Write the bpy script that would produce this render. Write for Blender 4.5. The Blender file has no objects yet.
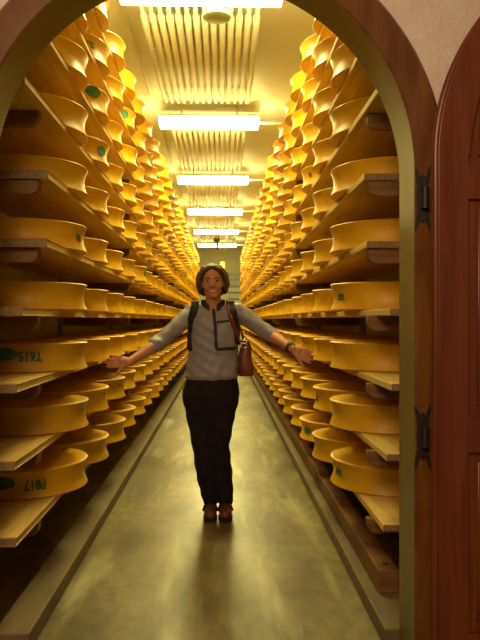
import bpy, bmesh, math, random
from mathutils import Vector, Matrix
from mathutils.bvhtree import BVHTree
random.seed(7)
C = bpy.context.scene.collection
PI = math.pi
EYE = 1.2625
FPX = 650.0

# ------------------------------------------------------------------ materials
def new_mat(name):
    m = bpy.data.materials.new(name); m.use_nodes = True
    nt = m.node_tree; b = nt.nodes['Principled BSDF']
    return m, nt, b

def plain(name, col, rough=0.6, metal=0.0, spec=None):
    m, nt, b = new_mat(name)
    b.inputs['Base Color'].default_value = (*col, 1)
    b.inputs['Roughness'].default_value = rough
    b.inputs['Metallic'].default_value = metal
    if spec is not None: b.inputs['Specular IOR Level'].default_value = spec
    return m

def noisy(name, c0, c1, scale=(8, 8, 8), rough=(0.5, 0.6), detail=5, bump=0.0, bump_scale=40,
          rand=0.0, c2=None, coat=0.0, distort=0.0, lo=0.3, hi=0.7, spec=None):
    m, nt, b = new_mat(name); N = nt.nodes; L = nt.links
    tc = N.new('ShaderNodeTexCoord'); mp = N.new('ShaderNodeMapping')
    mp.inputs['Scale'].default_value = scale
    L.new(tc.outputs['Object'], mp.inputs['Vector'])
    no = N.new('ShaderNodeTexNoise'); no.inputs['Scale'].default_value = 1.0
    no.inputs['Detail'].default_value = detail; no.inputs['Distortion'].default_value = distort
    vec = mp.outputs['Vector']
    oi = None
    if rand > 0:
        oi = N.new('ShaderNodeObjectInfo')
        ad = N.new('ShaderNodeVectorMath'); ad.operation = 'MULTIPLY_ADD'
        L.new(oi.outputs['Random'], ad.inputs[0]); ad.inputs[1].default_value = (37, 61, 23)
        L.new(mp.outputs['Vector'], ad.inputs[2]); vec = ad.outputs[0]
    L.new(vec, no.inputs['Vector'])
    cr = N.new('ShaderNodeValToRGB'); cr.color_ramp.elements[0].position = lo; cr.color_ramp.elements[1].position = hi
    cr.color_ramp.elements[0].color = (*c0, 1); cr.color_ramp.elements[1].color = (*c1, 1)
    if c2:
        e = cr.color_ramp.elements.new((lo + hi) / 2); e.color = (*c2, 1)
    L.new(no.outputs['Fac'], cr.inputs['Fac'])
    out = cr.outputs['Color']
    if rand > 0:
        hs = N.new('ShaderNodeHueSaturation')
        mr = N.new('ShaderNodeMapRange'); mr.inputs['To Min'].default_value = 1 - rand; mr.inputs['To Max'].default_value = 1 + rand
        L.new(oi.outputs['Random'], mr.inputs['Value']); L.new(mr.outputs['Result'], hs.inputs['Value'])
        L.new(out, hs.inputs['Color']); out = hs.outputs['Color']
    L.new(out, b.inputs['Base Color'])
    rr = N.new('ShaderNodeMapRange'); rr.inputs['To Min'].default_value = rough[0]; rr.inputs['To Max'].default_value = rough[1]
    L.new(no.outputs['Fac'], rr.inputs['Value']); L.new(rr.outputs['Result'], b.inputs['Roughness'])
    if bump > 0:
        nb = N.new('ShaderNodeTexNoise'); nb.inputs['Scale'].default_value = bump_scale; nb.inputs['Detail'].default_value = 4
        L.new(tc.outputs['Object'], nb.inputs['Vector'])
        bp = N.new('ShaderNodeBump'); bp.inputs['Strength'].default_value = bump; bp.inputs['Distance'].default_value = 0.01
        L.new(nb.outputs['Fac'], bp.inputs['Height']); L.new(bp.outputs['Normal'], b.inputs['Normal'])
    if coat: b.inputs['Coat Weight'].default_value = coat; b.inputs['Coat Roughness'].default_value = 0.25
    if spec is not None: b.inputs['Specular IOR Level'].default_value = spec
    return m

def emit(name, col, s):
    m, nt, b = new_mat(name)
    b.inputs['Base Color'].default_value = (0.9, 0.9, 0.85, 1)
    b.inputs['Emission Color'].default_value = (*col, 1)
    b.inputs['Emission Strength'].default_value = s
    return m

LAMP = (1.0, 0.90, 0.31)
M = {}
M['rind'] = noisy('cheese_rind', (0.62, 0.338, 0.008), (0.74, 0.432, 0.016), (5, 5, 9), (0.34, 0.50), bump=0.12, bump_scale=22, rand=0.10, spec=0.35)
M['board'] = noisy('shelf_board_wood', (0.52, 0.34, 0.075), (0.72, 0.51, 0.14), (26, 1.6, 26), (0.6, 0.75), rand=0.12, distort=0.6)
M['bearer'] = noisy('bearer_wood', (0.13, 0.055, 0.013), (0.26, 0.12, 0.033), (4, 30, 30), (0.55, 0.7), distort=0.4)
M['steel'] = plain('grey_steel', (0.32, 0.31, 0.28), 0.45, 0.7)
M['concrete'] = noisy('kerb_concrete', (0.12, 0.082, 0.037), (0.21, 0.155, 0.075), (7, 2.5, 7), (0.6, 0.8), bump=0.25, bump_scale=30)
M['cellar_wall'] = noisy('cellar_wall_paint', (0.55, 0.50, 0.36), (0.63, 0.58, 0.43), (2, 2, 2), (0.7, 0.8))
M['ceiling'] = noisy('ceiling_paint', (0.56, 0.55, 0.46), (0.62, 0.61, 0.52), (1.5, .7, 1.5), (0.5, 0.6))
M['pipe'] = noisy('pipe_paint', (0.58, 0.56, 0.46), (0.64, 0.62, 0.52), (9, 1, 9), (0.55, 0.7), spec=0.25)
M['diffuser'] = emit('lit_diffuser', LAMP, 58.0)
M['housing'] = plain('white_housing', (0.75, 0.72, 0.6), 0.5)
M['disc'] = plain('disc_grey_green', (0.20, 0.24, 0.15), 0.5)
M['dark'] = plain('dark_plastic', (0.05, 0.04, 0.03), 0.6)
M['amber'] = emit('amber_lamp', (1.0, 0.55, 0.05), 3.0)
M['louvre'] = plain('louvre_grey', (0.52, 0.52, 0.46), 0.5)
M['plaster'] = noisy('front_plaster', (0.76, 0.63, 0.50), (0.84, 0.72, 0.59), (12, 12, 12), (0.8, 0.9), bump=0.5, bump_scale=70)
M['doorwood'] = noisy('varnished_red_wood', (0.12, 0.024, 0.005), (0.20, 0.046, 0.009), (26, 26, 1.6), (0.28, 0.40), distort=0.9, coat=0.2)
M['archwood'] = noisy('varnished_arch_wood', (0.13, 0.043, 0.007), (0.21, 0.080, 0.014), (14, 14, 3), (0.26, 0.40), distort=1.0, coat=0.25)
M['reveal'] = noisy('reveal_wood', (0.13, 0.092, 0.020), (0.20, 0.148, 0.036), (14, 14, 3), (0.35, 0.5), distort=.8)
M['end_grain'] = noisy('weathered_end_grain', (0.17, 0.10, 0.04), (0.30, 0.19, 0.08), (40, 40, 40), (0.7, 0.8))
M['iron'] = plain('black_iron', (0.035, 0.024, 0.018), 0.5, 0.3)
M['faded_ink'] = plain('faded_green_ink', (0.085, 0.125, 0.050), 0.6)
M['green_ink'] = plain('green_ink', (0.050, 0.20, 0.085), 0.6)
M['skin'] = noisy('skin', (0.50, 0.225, 0.130), (0.56, 0.265, 0.155), (14, 14, 14), (0.5, 0.55), spec=0.3)
M['lips'] = plain('lips', (0.36, 0.09, 0.07), 0.5)
M['teeth'] = plain('teeth', (0.75, 0.68, 0.55), 0.35)
M['eye'] = plain('eye_white', (0.62, 0.56, 0.48), 0.25)
M['iris'] = plain('eye_iris', (0.03, 0.018, 0.01), 0.2)
M['hair'] = noisy('brown_hair', (0.050, 0.030, 0.016), (0.105, 0.066, 0.036), (60, 60, 8), (0.35, 0.5), bump=0.5, bump_scale=60)
M['jacket'] = noisy('grey_jacket', (0.235, 0.228, 0.26), (0.31, 0.30, 0.34), (10, 10, 6), (0.42, 0.55), bump=0.35, bump_scale=14)
M['trim'] = plain('dark_trim', (0.022, 0.018, 0.016), 0.7)
M['strap'] = plain('dark_strap', (0.020, 0.017, 0.016), 0.75)
M['trousers'] = noisy('black_trousers', (0.014, 0.009, 0.010), (0.022, 0.015, 0.015), (10, 10, 4), (0.75, 0.85), bump=0.4, bump_scale=12, spec=0.2)
M['shoe'] = noisy('brown_shoe', (0.13, 0.035, 0.015), (0.20, 0.06, 0.025), (20, 20, 20), (0.35, 0.5))
M['sole'] = plain('shoe_sole', (0.03, 0.02, 0.016), 0.7)
M['bag'] = noisy('red_brown_leather', (0.15, 0.030, 0.014), (0.22, 0.05, 0.022), (18, 18, 18), (0.4, 0.5))
M['chrome'] = plain('chrome', (0.75, 0.72, 0.65), 0.2, 1.0)

# concrete floor: damp, worn, with paler streaks along the aisle
def floor_mat():
    m, nt, b = new_mat('worn_concrete'); N = nt.nodes; L = nt.links
    tc = N.new('ShaderNodeTexCoord')
    def noise(sc, scale, det=6, dist=0.0):
        mp = N.new('ShaderNodeMapping'); mp.inputs['Scale'].default_value = sc
        L.new(tc.outputs['Object'], mp.inputs['Vector'])
        n = N.new('ShaderNodeTexNoise'); n.inputs['Scale'].default_value = scale; n.inputs['Detail'].default_value = det
        n.inputs['Distortion'].default_value = dist
        L.new(mp.outputs['Vector'], n.inputs['Vector']); return n
    def ramp(n, p0, c0, p1, c1):
        r = N.new('ShaderNodeValToRGB'); r.color_ramp.elements[0].position = p0; r.color_ramp.elements[1].position = p1
        r.color_ramp.elements[0].color = (*c0, 1); r.color_ramp.elements[1].color = (*c1, 1)
        L.new(n.outputs['Fac'], r.inputs['Fac']); return r
    big = ramp(noise((1.6, .55, 1), 1.5, 5, .6), .32, (0.068, 0.047, 0.015), .66, (0.235, 0.192, 0.082))
    fine = ramp(noise((1, .6, 1), 17, 6, .3), .35, (0.62, 0.60, 0.56), .62, (1.1, 1.1, 1.1))
    mx = N.new('ShaderNodeMix'); mx.data_type = 'RGBA'; mx.blend_type = 'MULTIPLY'; mx.inputs[0].default_value = .75
    L.new(big.outputs['Color'], mx.inputs[6]); L.new(fine.outputs['Color'], mx.inputs[7])
    strk = ramp(noise((4.5, .7, 1), 1.5, 8, .35), .53, (0, 0, 0), .72, (1, 1, 1))
    m2 = N.new('ShaderNodeMix'); m2.data_type = 'RGBA'
    ml = N.new('ShaderNodeMath'); ml.operation = 'MULTIPLY'; ml.inputs[1].default_value = .75
    L.new(strk.outputs['Color'], ml.inputs[0]); L.new(ml.outputs[0], m2.inputs[0])
    L.new(mx.outputs[2], m2.inputs[6]); m2.inputs[7].default_value = (0.44, 0.41, 0.22, 1)
    L.new(m2.outputs[2], b.inputs['Base Color'])
    rr = N.new('ShaderNodeMapRange'); rr.inputs['To Min'].default_value = .20; rr.inputs['To Max'].default_value = .55
    L.new(noise((1, .5, 1), 2.4).outputs['Fac'], rr.inputs['Value']); L.new(rr.outputs['Result'], b.inputs['Roughness'])
    bp = N.new('ShaderNodeBump'); bp.inputs['Strength'].default_value = .15; bp.inputs['Distance'].default_value = .004
    L.new(noise((1, 1, 1), 30).outputs['Fac'], bp.inputs['Height']); L.new(bp.outputs['Normal'], b.inputs['Normal'])
    return m
M['floor'] = floor_mat()

# ------------------------------------------------------------------ helpers
def tag(o, label=None, cat=None, group=None, kind=None):
    if label: o['label'] = label
    if cat: o['category'] = cat
    if group: o['group'] = group
    if kind: o['kind'] = kind
    return o

def link(name, me, mats, parent=None):
    o = bpy.data.objects.new(name, me); C.objects.link(o)
    for m in (mats if isinstance(mats, (list, tuple)) else [mats]):
        if m and len(me.materials) < (len(mats) if isinstance(mats, (list, tuple)) else 1): me.materials.append(m)
    if parent: o.parent = parent
    return o

def from_bm(name, bm, mats, parent=None, smooth=False, angle=None):
    me = bpy.data.meshes.new(name)
    bmesh.ops.recalc_face_normals(bm, faces=bm.faces)
    bm.to_mesh(me); bm.free()
    if smooth:
        me.polygons.foreach_set('use_smooth', [True] * len(me.polygons))
        if angle: me.set_sharp_from_angle(angle=math.radians(angle))
    return link(name, me, mats, parent)

def empty(name, loc):
    o = bpy.data.objects.new(name, None); C.objects.link(o); o.location = loc; o.empty_display_size = .1
    return o

def add_box(bm, a, b, bevel=0.0, seg=2):
    r = bmesh.ops.create_cube(bm, size=1.0)
    vs = r['verts']
    a = Vector(a); b = Vector(b); c = (a + b) / 2; d = b - a
    for v in vs: v.co = Vector((c.x + v.co.x * d.x, c.y + v.co.y * d.y, c.z + v.co.z * d.z))
    if bevel:
        es = list({e for v in vs for e in v.link_edges})
        bmesh.ops.bevel(bm, geom=es, offset=bevel, segments=seg, profile=.5, affect='EDGES')

def frame_z(d):
    d = d.normalized(); up = Vector((0, 0, 1)) if abs(d.z) < .9 else Vector((0, 1, 0))
    x = up.cross(d).normalized(); return x, d.cross(x)

def add_tube(bm, pts, rad, seg=10, cap=True):
    pts = [Vector(p) for p in pts]; rings = []
    n = len(pts); rs = rad if isinstance(rad, (list, tuple)) else [rad] * n
    x0 = None
    for i, p in enumerate(pts):
        d = (pts[min(i + 1, n - 1)] - pts[max(i - 1, 0)]).normalized()
        if x0 is None: x, y = frame_z(d)
        else:
            x = (x0 - d * x0.dot(d)).normalized(); y = d.cross(x)
        x0 = x
        rings.append([bm.verts.new(p + (x * math.cos(t) + y * math.sin(t)) * rs[i]) for t in [2 * PI * k / seg for k in range(seg)]])
    for a, b in zip(rings, rings[1:]):
        for k in range(seg):
            bm.faces.new((a[k], a[(k + 1) % seg], b[(k + 1) % seg], b[k]))
    if cap:
        bm.faces.new(rings[0][::-1]); bm.faces.new(rings[-1])

def add_lathe(bm, prof, seg=48, center=(0, 0, 0)):
    """prof: (r, z) from bottom axis to top axis"""
    cx, cy, cz = center; rings = []
    for r, z in prof:
        if r < 1e-6: rings.append([bm.verts.new((cx, cy, cz + z))])
        else: rings.append([bm.verts.new((cx + r * math.cos(2 * PI * k / seg), cy + r * math.sin(2 * PI * k / seg), cz + z)) for k in range(seg)])
    for a, b in zip(rings, rings[1:]):
        for k in range(seg):
            k2 = (k + 1) % seg
            if len(a) == 1 and len(b) > 1: bm.faces.new((a[0], b[k], b[k2]))
            elif len(b) == 1 and len(a) > 1: bm.faces.new((a[k], a[k2], b[0]))
            elif len(a) > 1: bm.faces.new((a[k], a[k2], b[k2], b[k]))

def flat_shape(loops, depth, bevel=0.0, res=2):
    """filled outline(s) with holes in the XZ plane, thickness along Y, as a mesh"""
    cu = bpy.data.curves.new('outline', 'CURVE'); cu.dimensions = '2D'; cu.fill_mode = 'BOTH'
    for lp in loops:
        s = cu.splines.new('POLY'); s.points.add(len(lp) - 1)
        for p, (x, z) in zip(s.points, lp): p.co = (x, z, 0, 1)
        s.use_cyclic_u = True
    cu.extrude = max(depth / 2 - bevel, 1e-4); cu.bevel_depth = bevel; cu.bevel_resolution = res
    if bevel: cu.offset = -bevel
    o = bpy.data.objects.new('outline', cu); C.objects.link(o)
    dg = bpy.context.evaluated_depsgraph_get(); dg.update()
    me = bpy.data.meshes.new_from_object(o.evaluated_get(dg))
    bpy.data.objects.remove(o); bpy.data.curves.remove(cu)
    me.materials.clear()
    bm = bmesh.new(); bm.from_mesh(me)
    for v in bm.verts: v.co = Vector((v.co.x, -v.co.z, v.co.y))
    bmesh.ops.remove_doubles(bm, verts=bm.verts, dist=1e-5)
    bmesh.ops.recalc_face_normals(bm, faces=bm.faces)
    bm.to_mesh(me); bm.free(); return me

# ------------------------------------------------------------------ setting
CX = -0.086                      # centre of the arched doorway
Y0, Y1 = 2.30, 2.46              # front wall
YE = 25.0                        # end wall
XL, XR = -1.62, 1.46
ZC = 3.90
SPR = 1.79; R_IN = 0.765; R_CAS = 0.114

def arch(r, n=40, spr=SPR, z0=0.0):
    return [(CX + r, z0)] + [(CX + r * math.cos(PI * k / n), spr + r * math.sin(PI * k / n)) for k in range(n + 1)] + [(CX - r, z0)]

def slab(name, a, b, mat, label, cat, bevel=0.0):
    bm = bmesh.new(); add_box(bm, a, b, bevel)
    return tag(from_bm(name, bm, mat), label, cat, kind='structure')

slab('floor', (-2.6, -0.9, -0.15), (2.6, YE + .15, 0), M['floor'], 'worn damp grey concrete floor of the long cellar aisle', 'floor')
slab('ceiling', (XL - .12, Y1, ZC), (XR + .12, YE + .15, ZC + .15), M['ceiling'], 'pale cream painted ceiling above the cheese aisle', 'ceiling')
slab('wall_left', (XL - .12, Y1, 0), (XL, YE + .15, ZC), M['cellar_wall'], 'cream cellar wall behind the left cheese rack', 'wall')
slab('wall_right', (XR, Y1, 0), (XR + .12, YE + .15, ZC), M['cellar_wall'], 'cream cellar wall behind the right cheese rack', 'wall')
slab('wall_back', (XL, YE, 0), (XR, YE + .12, ZC), M['cellar_wall'], 'cream end wall far behind the person', 'wall')
out = [(-2.6, 0), (-2.6, ZC + .15), (2.6, ZC + .15), (2.6, 0)]
wf = link('wall_front', flat_shape([out + arch(R_IN + .06)], Y1 - Y0 - .004), M['plaster'])
wf.location.y = (Y0 + Y1) / 2
tag(wf, 'pinkish rough plaster wall around the arched doorway', 'wall', kind='structure')

# arched wooden door frame: L-shaped section swept along the arch
sec = [(0, Y0 - .022), (.006, Y0 - .028), (R_CAS - .012, Y0 - .028), (R_CAS, Y0 - .018), (R_CAS, Y0 - .001), (.058, Y0 - .001), (.058, Y1 + .012), (0, Y1 + .012)]
bm = bmesh.new(); rings = []
N = 56
path = [('j', 1, 0.0), ('j', 1, SPR * .5)] + [('a', PI * k / N, 0) for k in range(N + 1)] + [('j', -1, SPR * .5), ('j', -1, 0.0)]
for kind, t, z in path:
    ring = []
    for dr, y in sec:
        r = R_IN + dr
        if kind == 'j': ring.append(bm.verts.new((CX + t * r, y, z)))
        else: ring.append(bm.verts.new((CX + r * math.cos(t), y, SPR + r * math.sin(t))))
    rings.append(ring)
for a, b in zip(rings, rings[1:]):
    for k in range(len(sec)):
        k2 = (k + 1) % len(sec); bm.faces.new((a[k], a[k2], b[k2], b[k]))
bm.faces.new(rings[0]); bm.faces.new(rings[-1])
o = from_bm('trim_1', bm, [M['archwood'], M['reveal']], smooth=True, angle=35)
for p in o.data.polygons:
    c = p.center; r = (math.hypot(c.x - CX, c.z - SPR) if c.z > SPR else abs(c.x - CX))
    if r < R_IN + .0015 and abs(p.normal.y) < .3: p.material_index = 1
tag(o, 'varnished brown wooden frame of the arched doorway', 'door frame', kind='structure')

# open door leaf, folded back against the wall on the right
HX = CX + R_IN + .0525            # hinge edge
W = R_IN - .005
YL = Y0 - .100                   # leaf centre plane
TL = .044
def leaf_top(u): return SPR + .03 + math.sqrt(max(R_IN ** 2 - (R_IN - u) ** 2, 0))
def leaf_outline(u0, u1, z0, inset=0.0, n=24):
    pts = [(HX + u0, z0)]
    for k in range(n + 1):
        t = k / n; u = u0 + (u1 - u0) * (t * t)
        pts.append((HX + u, leaf_top(u) - inset))
    return pts + [(HX + u1, z0)]
def pan(u0, u1, z0, z1): return [(HX + u0, z0), (HX + u0, z1), (HX + u1, z1), (HX + u1, z0)]
def top_pan(u0, u1, z0, d, n=20):
    pts = [(HX + u0, z0)]; r = R_IN - d
    for k in range(n + 1):
        u = u0 + (u1 - u0) * (k / n) ** 2
        x = R_IN - u
        pts.append((HX + u, SPR + .03 + math.sqrt(max(r * r - x * x, 0))))
    return pts + [(HX + u1, z0)]
S0, S1 = .104, W - .10
holes = [pan(S0, S1, .20, .812), pan(S0, S1, .935, 1.672), top_pan(S0, S1, 1.79, .112)]
leaf = link('door_1', flat_shape([leaf_outline(0, W, .012)] + holes, TL, .003), M['doorwood'])
leaf.location.y = YL
tag(leaf, 'open red-brown panelled door leaf with a curved top edge, folded against the wall', 'door', kind='structure')
pl = [pan(S0 - .01, S1 + .01, .19, .822), pan(S0 - .01, S1 + .01, .925, 1.682), top_pan(S0 - .01, S1 + .01, 1.78, .102)]
for p in pl:
    o = link('door_panel', flat_shape([p], .014), M['doorwood'], leaf)
inn = [pan(S0 + .035, S1 - .035, .235, .777), pan(S0 + .035, S1 - .035, .97, 1.637), top_pan(S0 + .035, S1 - .035, 1.825, .147)]
for p, ch in zip(inn, [c for c in leaf.children]):
    o = link('raised_field', flat_shape([p], .026, .006), M['doorwood'], ch)
bm = bmesh.new()
add_tube(bm, [(HX - .004, -.006, .012), (HX - .004, -.006, 1.0)] + [(HX - .004 + u, -.006, leaf_top(u)) for u in [.7 * (k / 30) ** 2 for k in range(31)]], .0135, 12)
from_bm('edge_bead', bm, M['doorwood'], leaf, smooth=True, angle=40)
# fishtail iron hinges
for hz in (1.690, .853):
    xk = HX - .022
    cu = []
    def fish(s, w):
        return [(xk, -.085), (xk + s * w * .35, -.075), (xk + s * w, -.118), (xk + s * w * 1.02, -.095), (xk + s * w * .72, -.045), (xk + s * w * .8, .0),
                (xk + s * w * .72, .045), (xk + s * w * 1.02, .095), (xk + s * w, .118), (xk + s * w * .35, .075), (xk, .085)]
    a = fish(-1, .029); b = fish(1, .026)
    o = link('hinge', flat_shape([a + b[::-1][1:-1]], .005, .0012), M['iron'], leaf)
    o.location = (-.003, Y0 - .0315 - YL, hz)
    bm = bmesh.new(); add_tube(bm, [(xk + .004, -.014, -.032), (xk + .004, -.014, .032)], .0125, 12)
    for dz in (-.033, .033): add_tube(bm, [(xk + .004, -.014, dz - .004), (xk + .004, -.014, dz + .004)], .0145, 12)
    k = from_bm('hinge_knuckle', bm, M['iron'], o, smooth=True, angle=40)
    bm = bmesh.new()
    for dx, dz in ((-.024, .07), (-.024, -.07), (-.02, .02), (-.02, -.02), (.016, .07), (.016, -.07)):
        r = bmesh.ops.create_uvsphere(bm, u_segments=10, v_segments=6, radius=.0045)
        bmesh.ops.translate(bm, verts=r['verts'], vec=(xk + dx, -.004, dz))
    from_bm('rivets', bm, M['iron'], o, smooth=True)

# kerbs along both racks
for side, nm in ((-1, 'trim_2'), (1, 'trim_3')):
    bm = bmesh.new()
    xa, xb = (-.872, -.730) if side < 0 else (.625, .785)
    add_box(bm, (xa, Y1 + .02, 0), (xb, YE, .075), .006)
    tag(from_bm(nm, bm, M['concrete']), 'low concrete kerb along the foot of the %s cheese rack' % ('left' if side < 0 else 'right'), 'kerb', kind='structure')
bm = bmesh.new(); add_box(bm, (.678, 2.80, .0752), (.772, 21.3, .178), .008)
o = from_bm('timber_beam', bm, M['bearer'])
tag(o, 'dark brown squared timber lying on the right concrete kerb', 'beam')
bm = bmesh.new(); add_tube(bm, [(.725, 2.87, .170), (.725, 2.87, .183)], .012, 12); from_bm('bolt', bm, M['iron'], o)

# thin conduit along the ceiling on the left
bm = bmesh.new(); add_tube(bm, [(-.83, Y1 + .02, ZC - .014), (-.83, 12, ZC - .014), (-.83, YE - .01, ZC - .014)], .013, 10)
tag(from_bm('trim_4', bm, M['pipe'], smooth=True, angle=40), 'thin cream conduit running along the ceiling above the left rack', 'conduit', kind='structure')

# ------------------------------------------------------------------ racks, boards, cheeses
T0, DL, CH, CR = 1.152, 0.297, 0.139, 0.300   # top of wheel on shelf k=0, shelf spacing, wheel height, radius
PITCH, Z0 = 0.645, 3.36
KS = range(-2, 8)
NCOL = 28
SIDE = {-1: dict(front=-.693, board=-.800, end=-.795, name='left'), 1: dict(front=.562, board=.668, end=.640, name='right')}
BT, BH = .030, .066
ORD = ['lowest', 'second lowest', 'third lowest', 'fourth lowest', 'fifth lowest', 'fifth highest', 'fourth highest', 'third highest', 'second highest', 'topmost']
NTH = ['first', 'second', 'third', 'fourth', 'fifth', 'sixth', 'seventh', 'eighth', 'ninth', 'tenth', 'eleventh', 'twelfth', 'thirteenth',
       'fourteenth', 'fifteenth', 'sixteenth', 'seventeenth', 'eighteenth', 'nineteenth', 'twentieth', 'twenty-first', 'twenty-second']
def board_top(k): return T0 + DL * k - CH
bounds = [Z0 - .32 + PITCH * 4 * j for j in range(8)]
stations = [2.86] + [b for b in bounds[1:]]

def bearer_mesh(s, dark):
    """cross bearer with a rounded lower corner at the aisle end; origin at its top front corner"""
    L = .56; bm = bmesh.new(); pr = [(0, 0), (0, -BH * .35)]
    rr = BH * .62
    for k in range(7):
        t = k / 6 * PI / 2
        pr.append((rr - rr * math.cos(t), -BH + rr - rr * math.sin(t)))
    pr += [(L, -BH), (L, 0)]
    va = [bm.verts.new((s * x, -.024, z)) for x, z in pr]; vb = [bm.verts.new((s * x, .024, z)) for x, z in pr]
    bm.faces.new(va); bm.faces.new(vb[::-1])
    for i in range(len(pr)):
        j = (i + 1) % len(pr); bm.faces.new((va[i], vb[i], vb[j], va[j]))
    bmesh.ops.recalc_face_normals(bm, faces=bm.faces)
    bmesh.ops.bevel(bm, geom=[e for e in bm.edges], offset=.003, segments=1, affect='EDGES')
    me = bpy.data.meshes.new('bearer'); bm.to_mesh(me); bm.free(); me.materials.append(M['bearer']); return me

for s in (-1, 1):
    S = SIDE[s]
    rack = empty('cheese_rack', (S['end'], stations[0], 0))
    tag(rack, 'tall %s rack of dark wooden bearers and steel posts carrying the cheese boards' % S['name'], 'rack')
    bme = bearer_mesh(s, 1)
    px = S['end'] + s * .585
    bmp = bmesh.new(); add_box(bmp, (-.024, -.03, 0), (.024, .03, ZC - .01 - .0), .003, 1)
    pme = bpy.data.meshes.new('post'); bmp.to_mesh(pme); bmp.free(); pme.materials.append(M['steel'])
    for y in stations:
        o = bpy.data.objects.new('post', pme); C.objects.link(o); o.parent = rack; o.location = (px - S['end'], y - stations[0], 0)
        for k in KS:
            o = bpy.data.objects.new('bearer', bme); C.objects.link(o); o.parent = rack
            o.location = (0, y - stations[0], board_top(k) - BT)

# boards: near end of each row differs a little, as in the photo
near = {-1: {-2: 2.53, -1: 2.52, 0: 2.535, 1: 2.60, 2: 2.80, 3: 2.82, 4: 2.51, 5: 2.60, 6: 2.83, 7: 2.83},
        1: {-2: 2.66, -1: 2.63, 0: 2.53, 1: 2.585, 2: 2.81, 3: 2.82, 4: 2.51, 5: 2.62, 6: 2.83, 7: 2.83}}
bcache = {}
def board_mesh(s, L, w=.50):
    key = (s, round(L, 3))
    if key not in bcache:
        bm = bmesh.new(); add_box(bm, (0, 0, -BT), (s * w, L, 0), .004, 2)
        bmesh.ops.recalc_face_normals(bm, faces=bm.faces)
        me = bpy.data.meshes.new('shelf_board'); bm.to_mesh(me); bm.free(); me.materials.append(M['board']); me.materials.append(M['end_grain'])
        for p in me.polygons:
            if abs(p.normal.y) > .9: p.material_index = 1
        bcache[key] = me
    return bcache[key]
for s in (-1, 1):
    S = SIDE[s]
    for k in KS:
        for j in range(7):
            y0 = bounds[j] + .003 if j else near[s][k]
            y1 = bounds[j + 1] - .003
            o = bpy.data.objects.new('shelf_board', board_mesh(s, y1 - y0)); C.objects.link(o)
            o.location = (S['board'] + s * (random.uniform(-.006, .006)) - s * (.045 if j == 0 and k >= 2 else 0), y0, board_top(k) + .0004)
            tag(o, 'wooden board on the %s rack, %s shelf, %s' % (S['name'], ORD[k + 2], 'at the doorway end' if j == 0 else NTH[j] + ' board from the doorway'),
                'shelf board', 'boards on the %s rack' % S['name'])

# wheel of cheese: concave side, flat faces, rounded rims
def side_r(t):              # t 0..1 bottom -> top
    return CR - .018 * (1 - (2 * t - 1) ** 2) ** 1.0
def wheel_profile(n=12):
    p = [(0, 0), (CR * .5, 0), (CR - .012, 0), (CR - .004, .0015), (CR - .0005, .006)]
    for i in range(1, n):
        t = i / n; p.append((side_r(t), .006 + (CH - .012) * t))
    p += [(CR - .0005, CH - .006), (CR - .004, CH - .0015), (CR - .013, CH), (CR * .85, CH - .002), (CR * .5, CH - .003), (0, CH - .003)]
    return p
def wheel_mesh(seed, seg=72):
    rnd = random.Random(seed); bm = bmesh.new(); add_lathe(bm, wheel_profile(), seg)
    a, b, c = [rnd.uniform(0, 6.28) for _ in range(3)]; e = rnd.uniform(.002, .005); bulge = rnd.uniform(-.002, .003)
    for v in bm.verts:
        th = math.atan2(v.co.y, v.co.x); r = math.hypot(v.co.x, v.co.y)
        if r > .05:
            f = 1 + (e * math.sin(2 * th + a) + .002 * math.sin(3 * th + b)) - .004 + bulge * (v.co.z / CH - .5)
            v.co.x *= f; v.co.y *= f
        if v.co.z > CH * .5: v.co.z += .0018 * math.sin(th + c) * min(r / CR, 1) - .0018
    bmesh.ops.recalc_face_normals(bm, faces=bm.faces)
    me = bpy.data.meshes.new('cheese_wheel'); bm.to_mesh(me); bm.free(); me.materials.append(M['rind'])
    me.polygons.foreach_set('use_smooth', [True] * len(me.polygons)); me.set_sharp_from_angle(angle=math.radians(50))
    return me
wmesh = [wheel_mesh(i) for i in range(6)]

def wrap_text(txt, size, squash=1.0):
    cu = bpy.data.curves.new('lettering', 'FONT'); cu.body = txt; cu.size = size; cu.align_x = 'CENTER'; cu.align_y = 'CENTER'
    cu.resolution_u = 3; cu.offset = size * (.025 if len(txt) > 3 else .0)
    o = bpy.data.objects.new('lettering', cu); C.objects.link(o)
    dg = bpy.context.evaluated_depsgraph_get(); dg.update()
    me = bpy.data.meshes.new_from_object(o.evaluated_get(dg)); bpy.data.objects.remove(o)
    bm = bmesh.new(); bm.from_mesh(me); bpy.data.meshes.remove(me)
    for v in bm.verts: v.co.x *= squash
    return bm
def oval(w, h, n=40):
    bm = bmesh.new(); rings = []
    c = bm.verts.new((0, 0, 0))
    for j in range(1, 6):
        rings.append([bm.verts.new((w / 2 * j / 5 * math.cos(2 * PI * k / n), h / 2 * j / 5 * math.sin(2 * PI * k / n), 0)) for k in range(n)])
    for k in range(n): bm.faces.new((c, rings[0][k], rings[0][(k + 1) % n]))
    for a, b in zip(rings, rings[1:]):
        for k in range(n): bm.faces.new((a[k], a[(k + 1) % n], b[(k + 1) % n], b[k]))
    return bm
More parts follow.
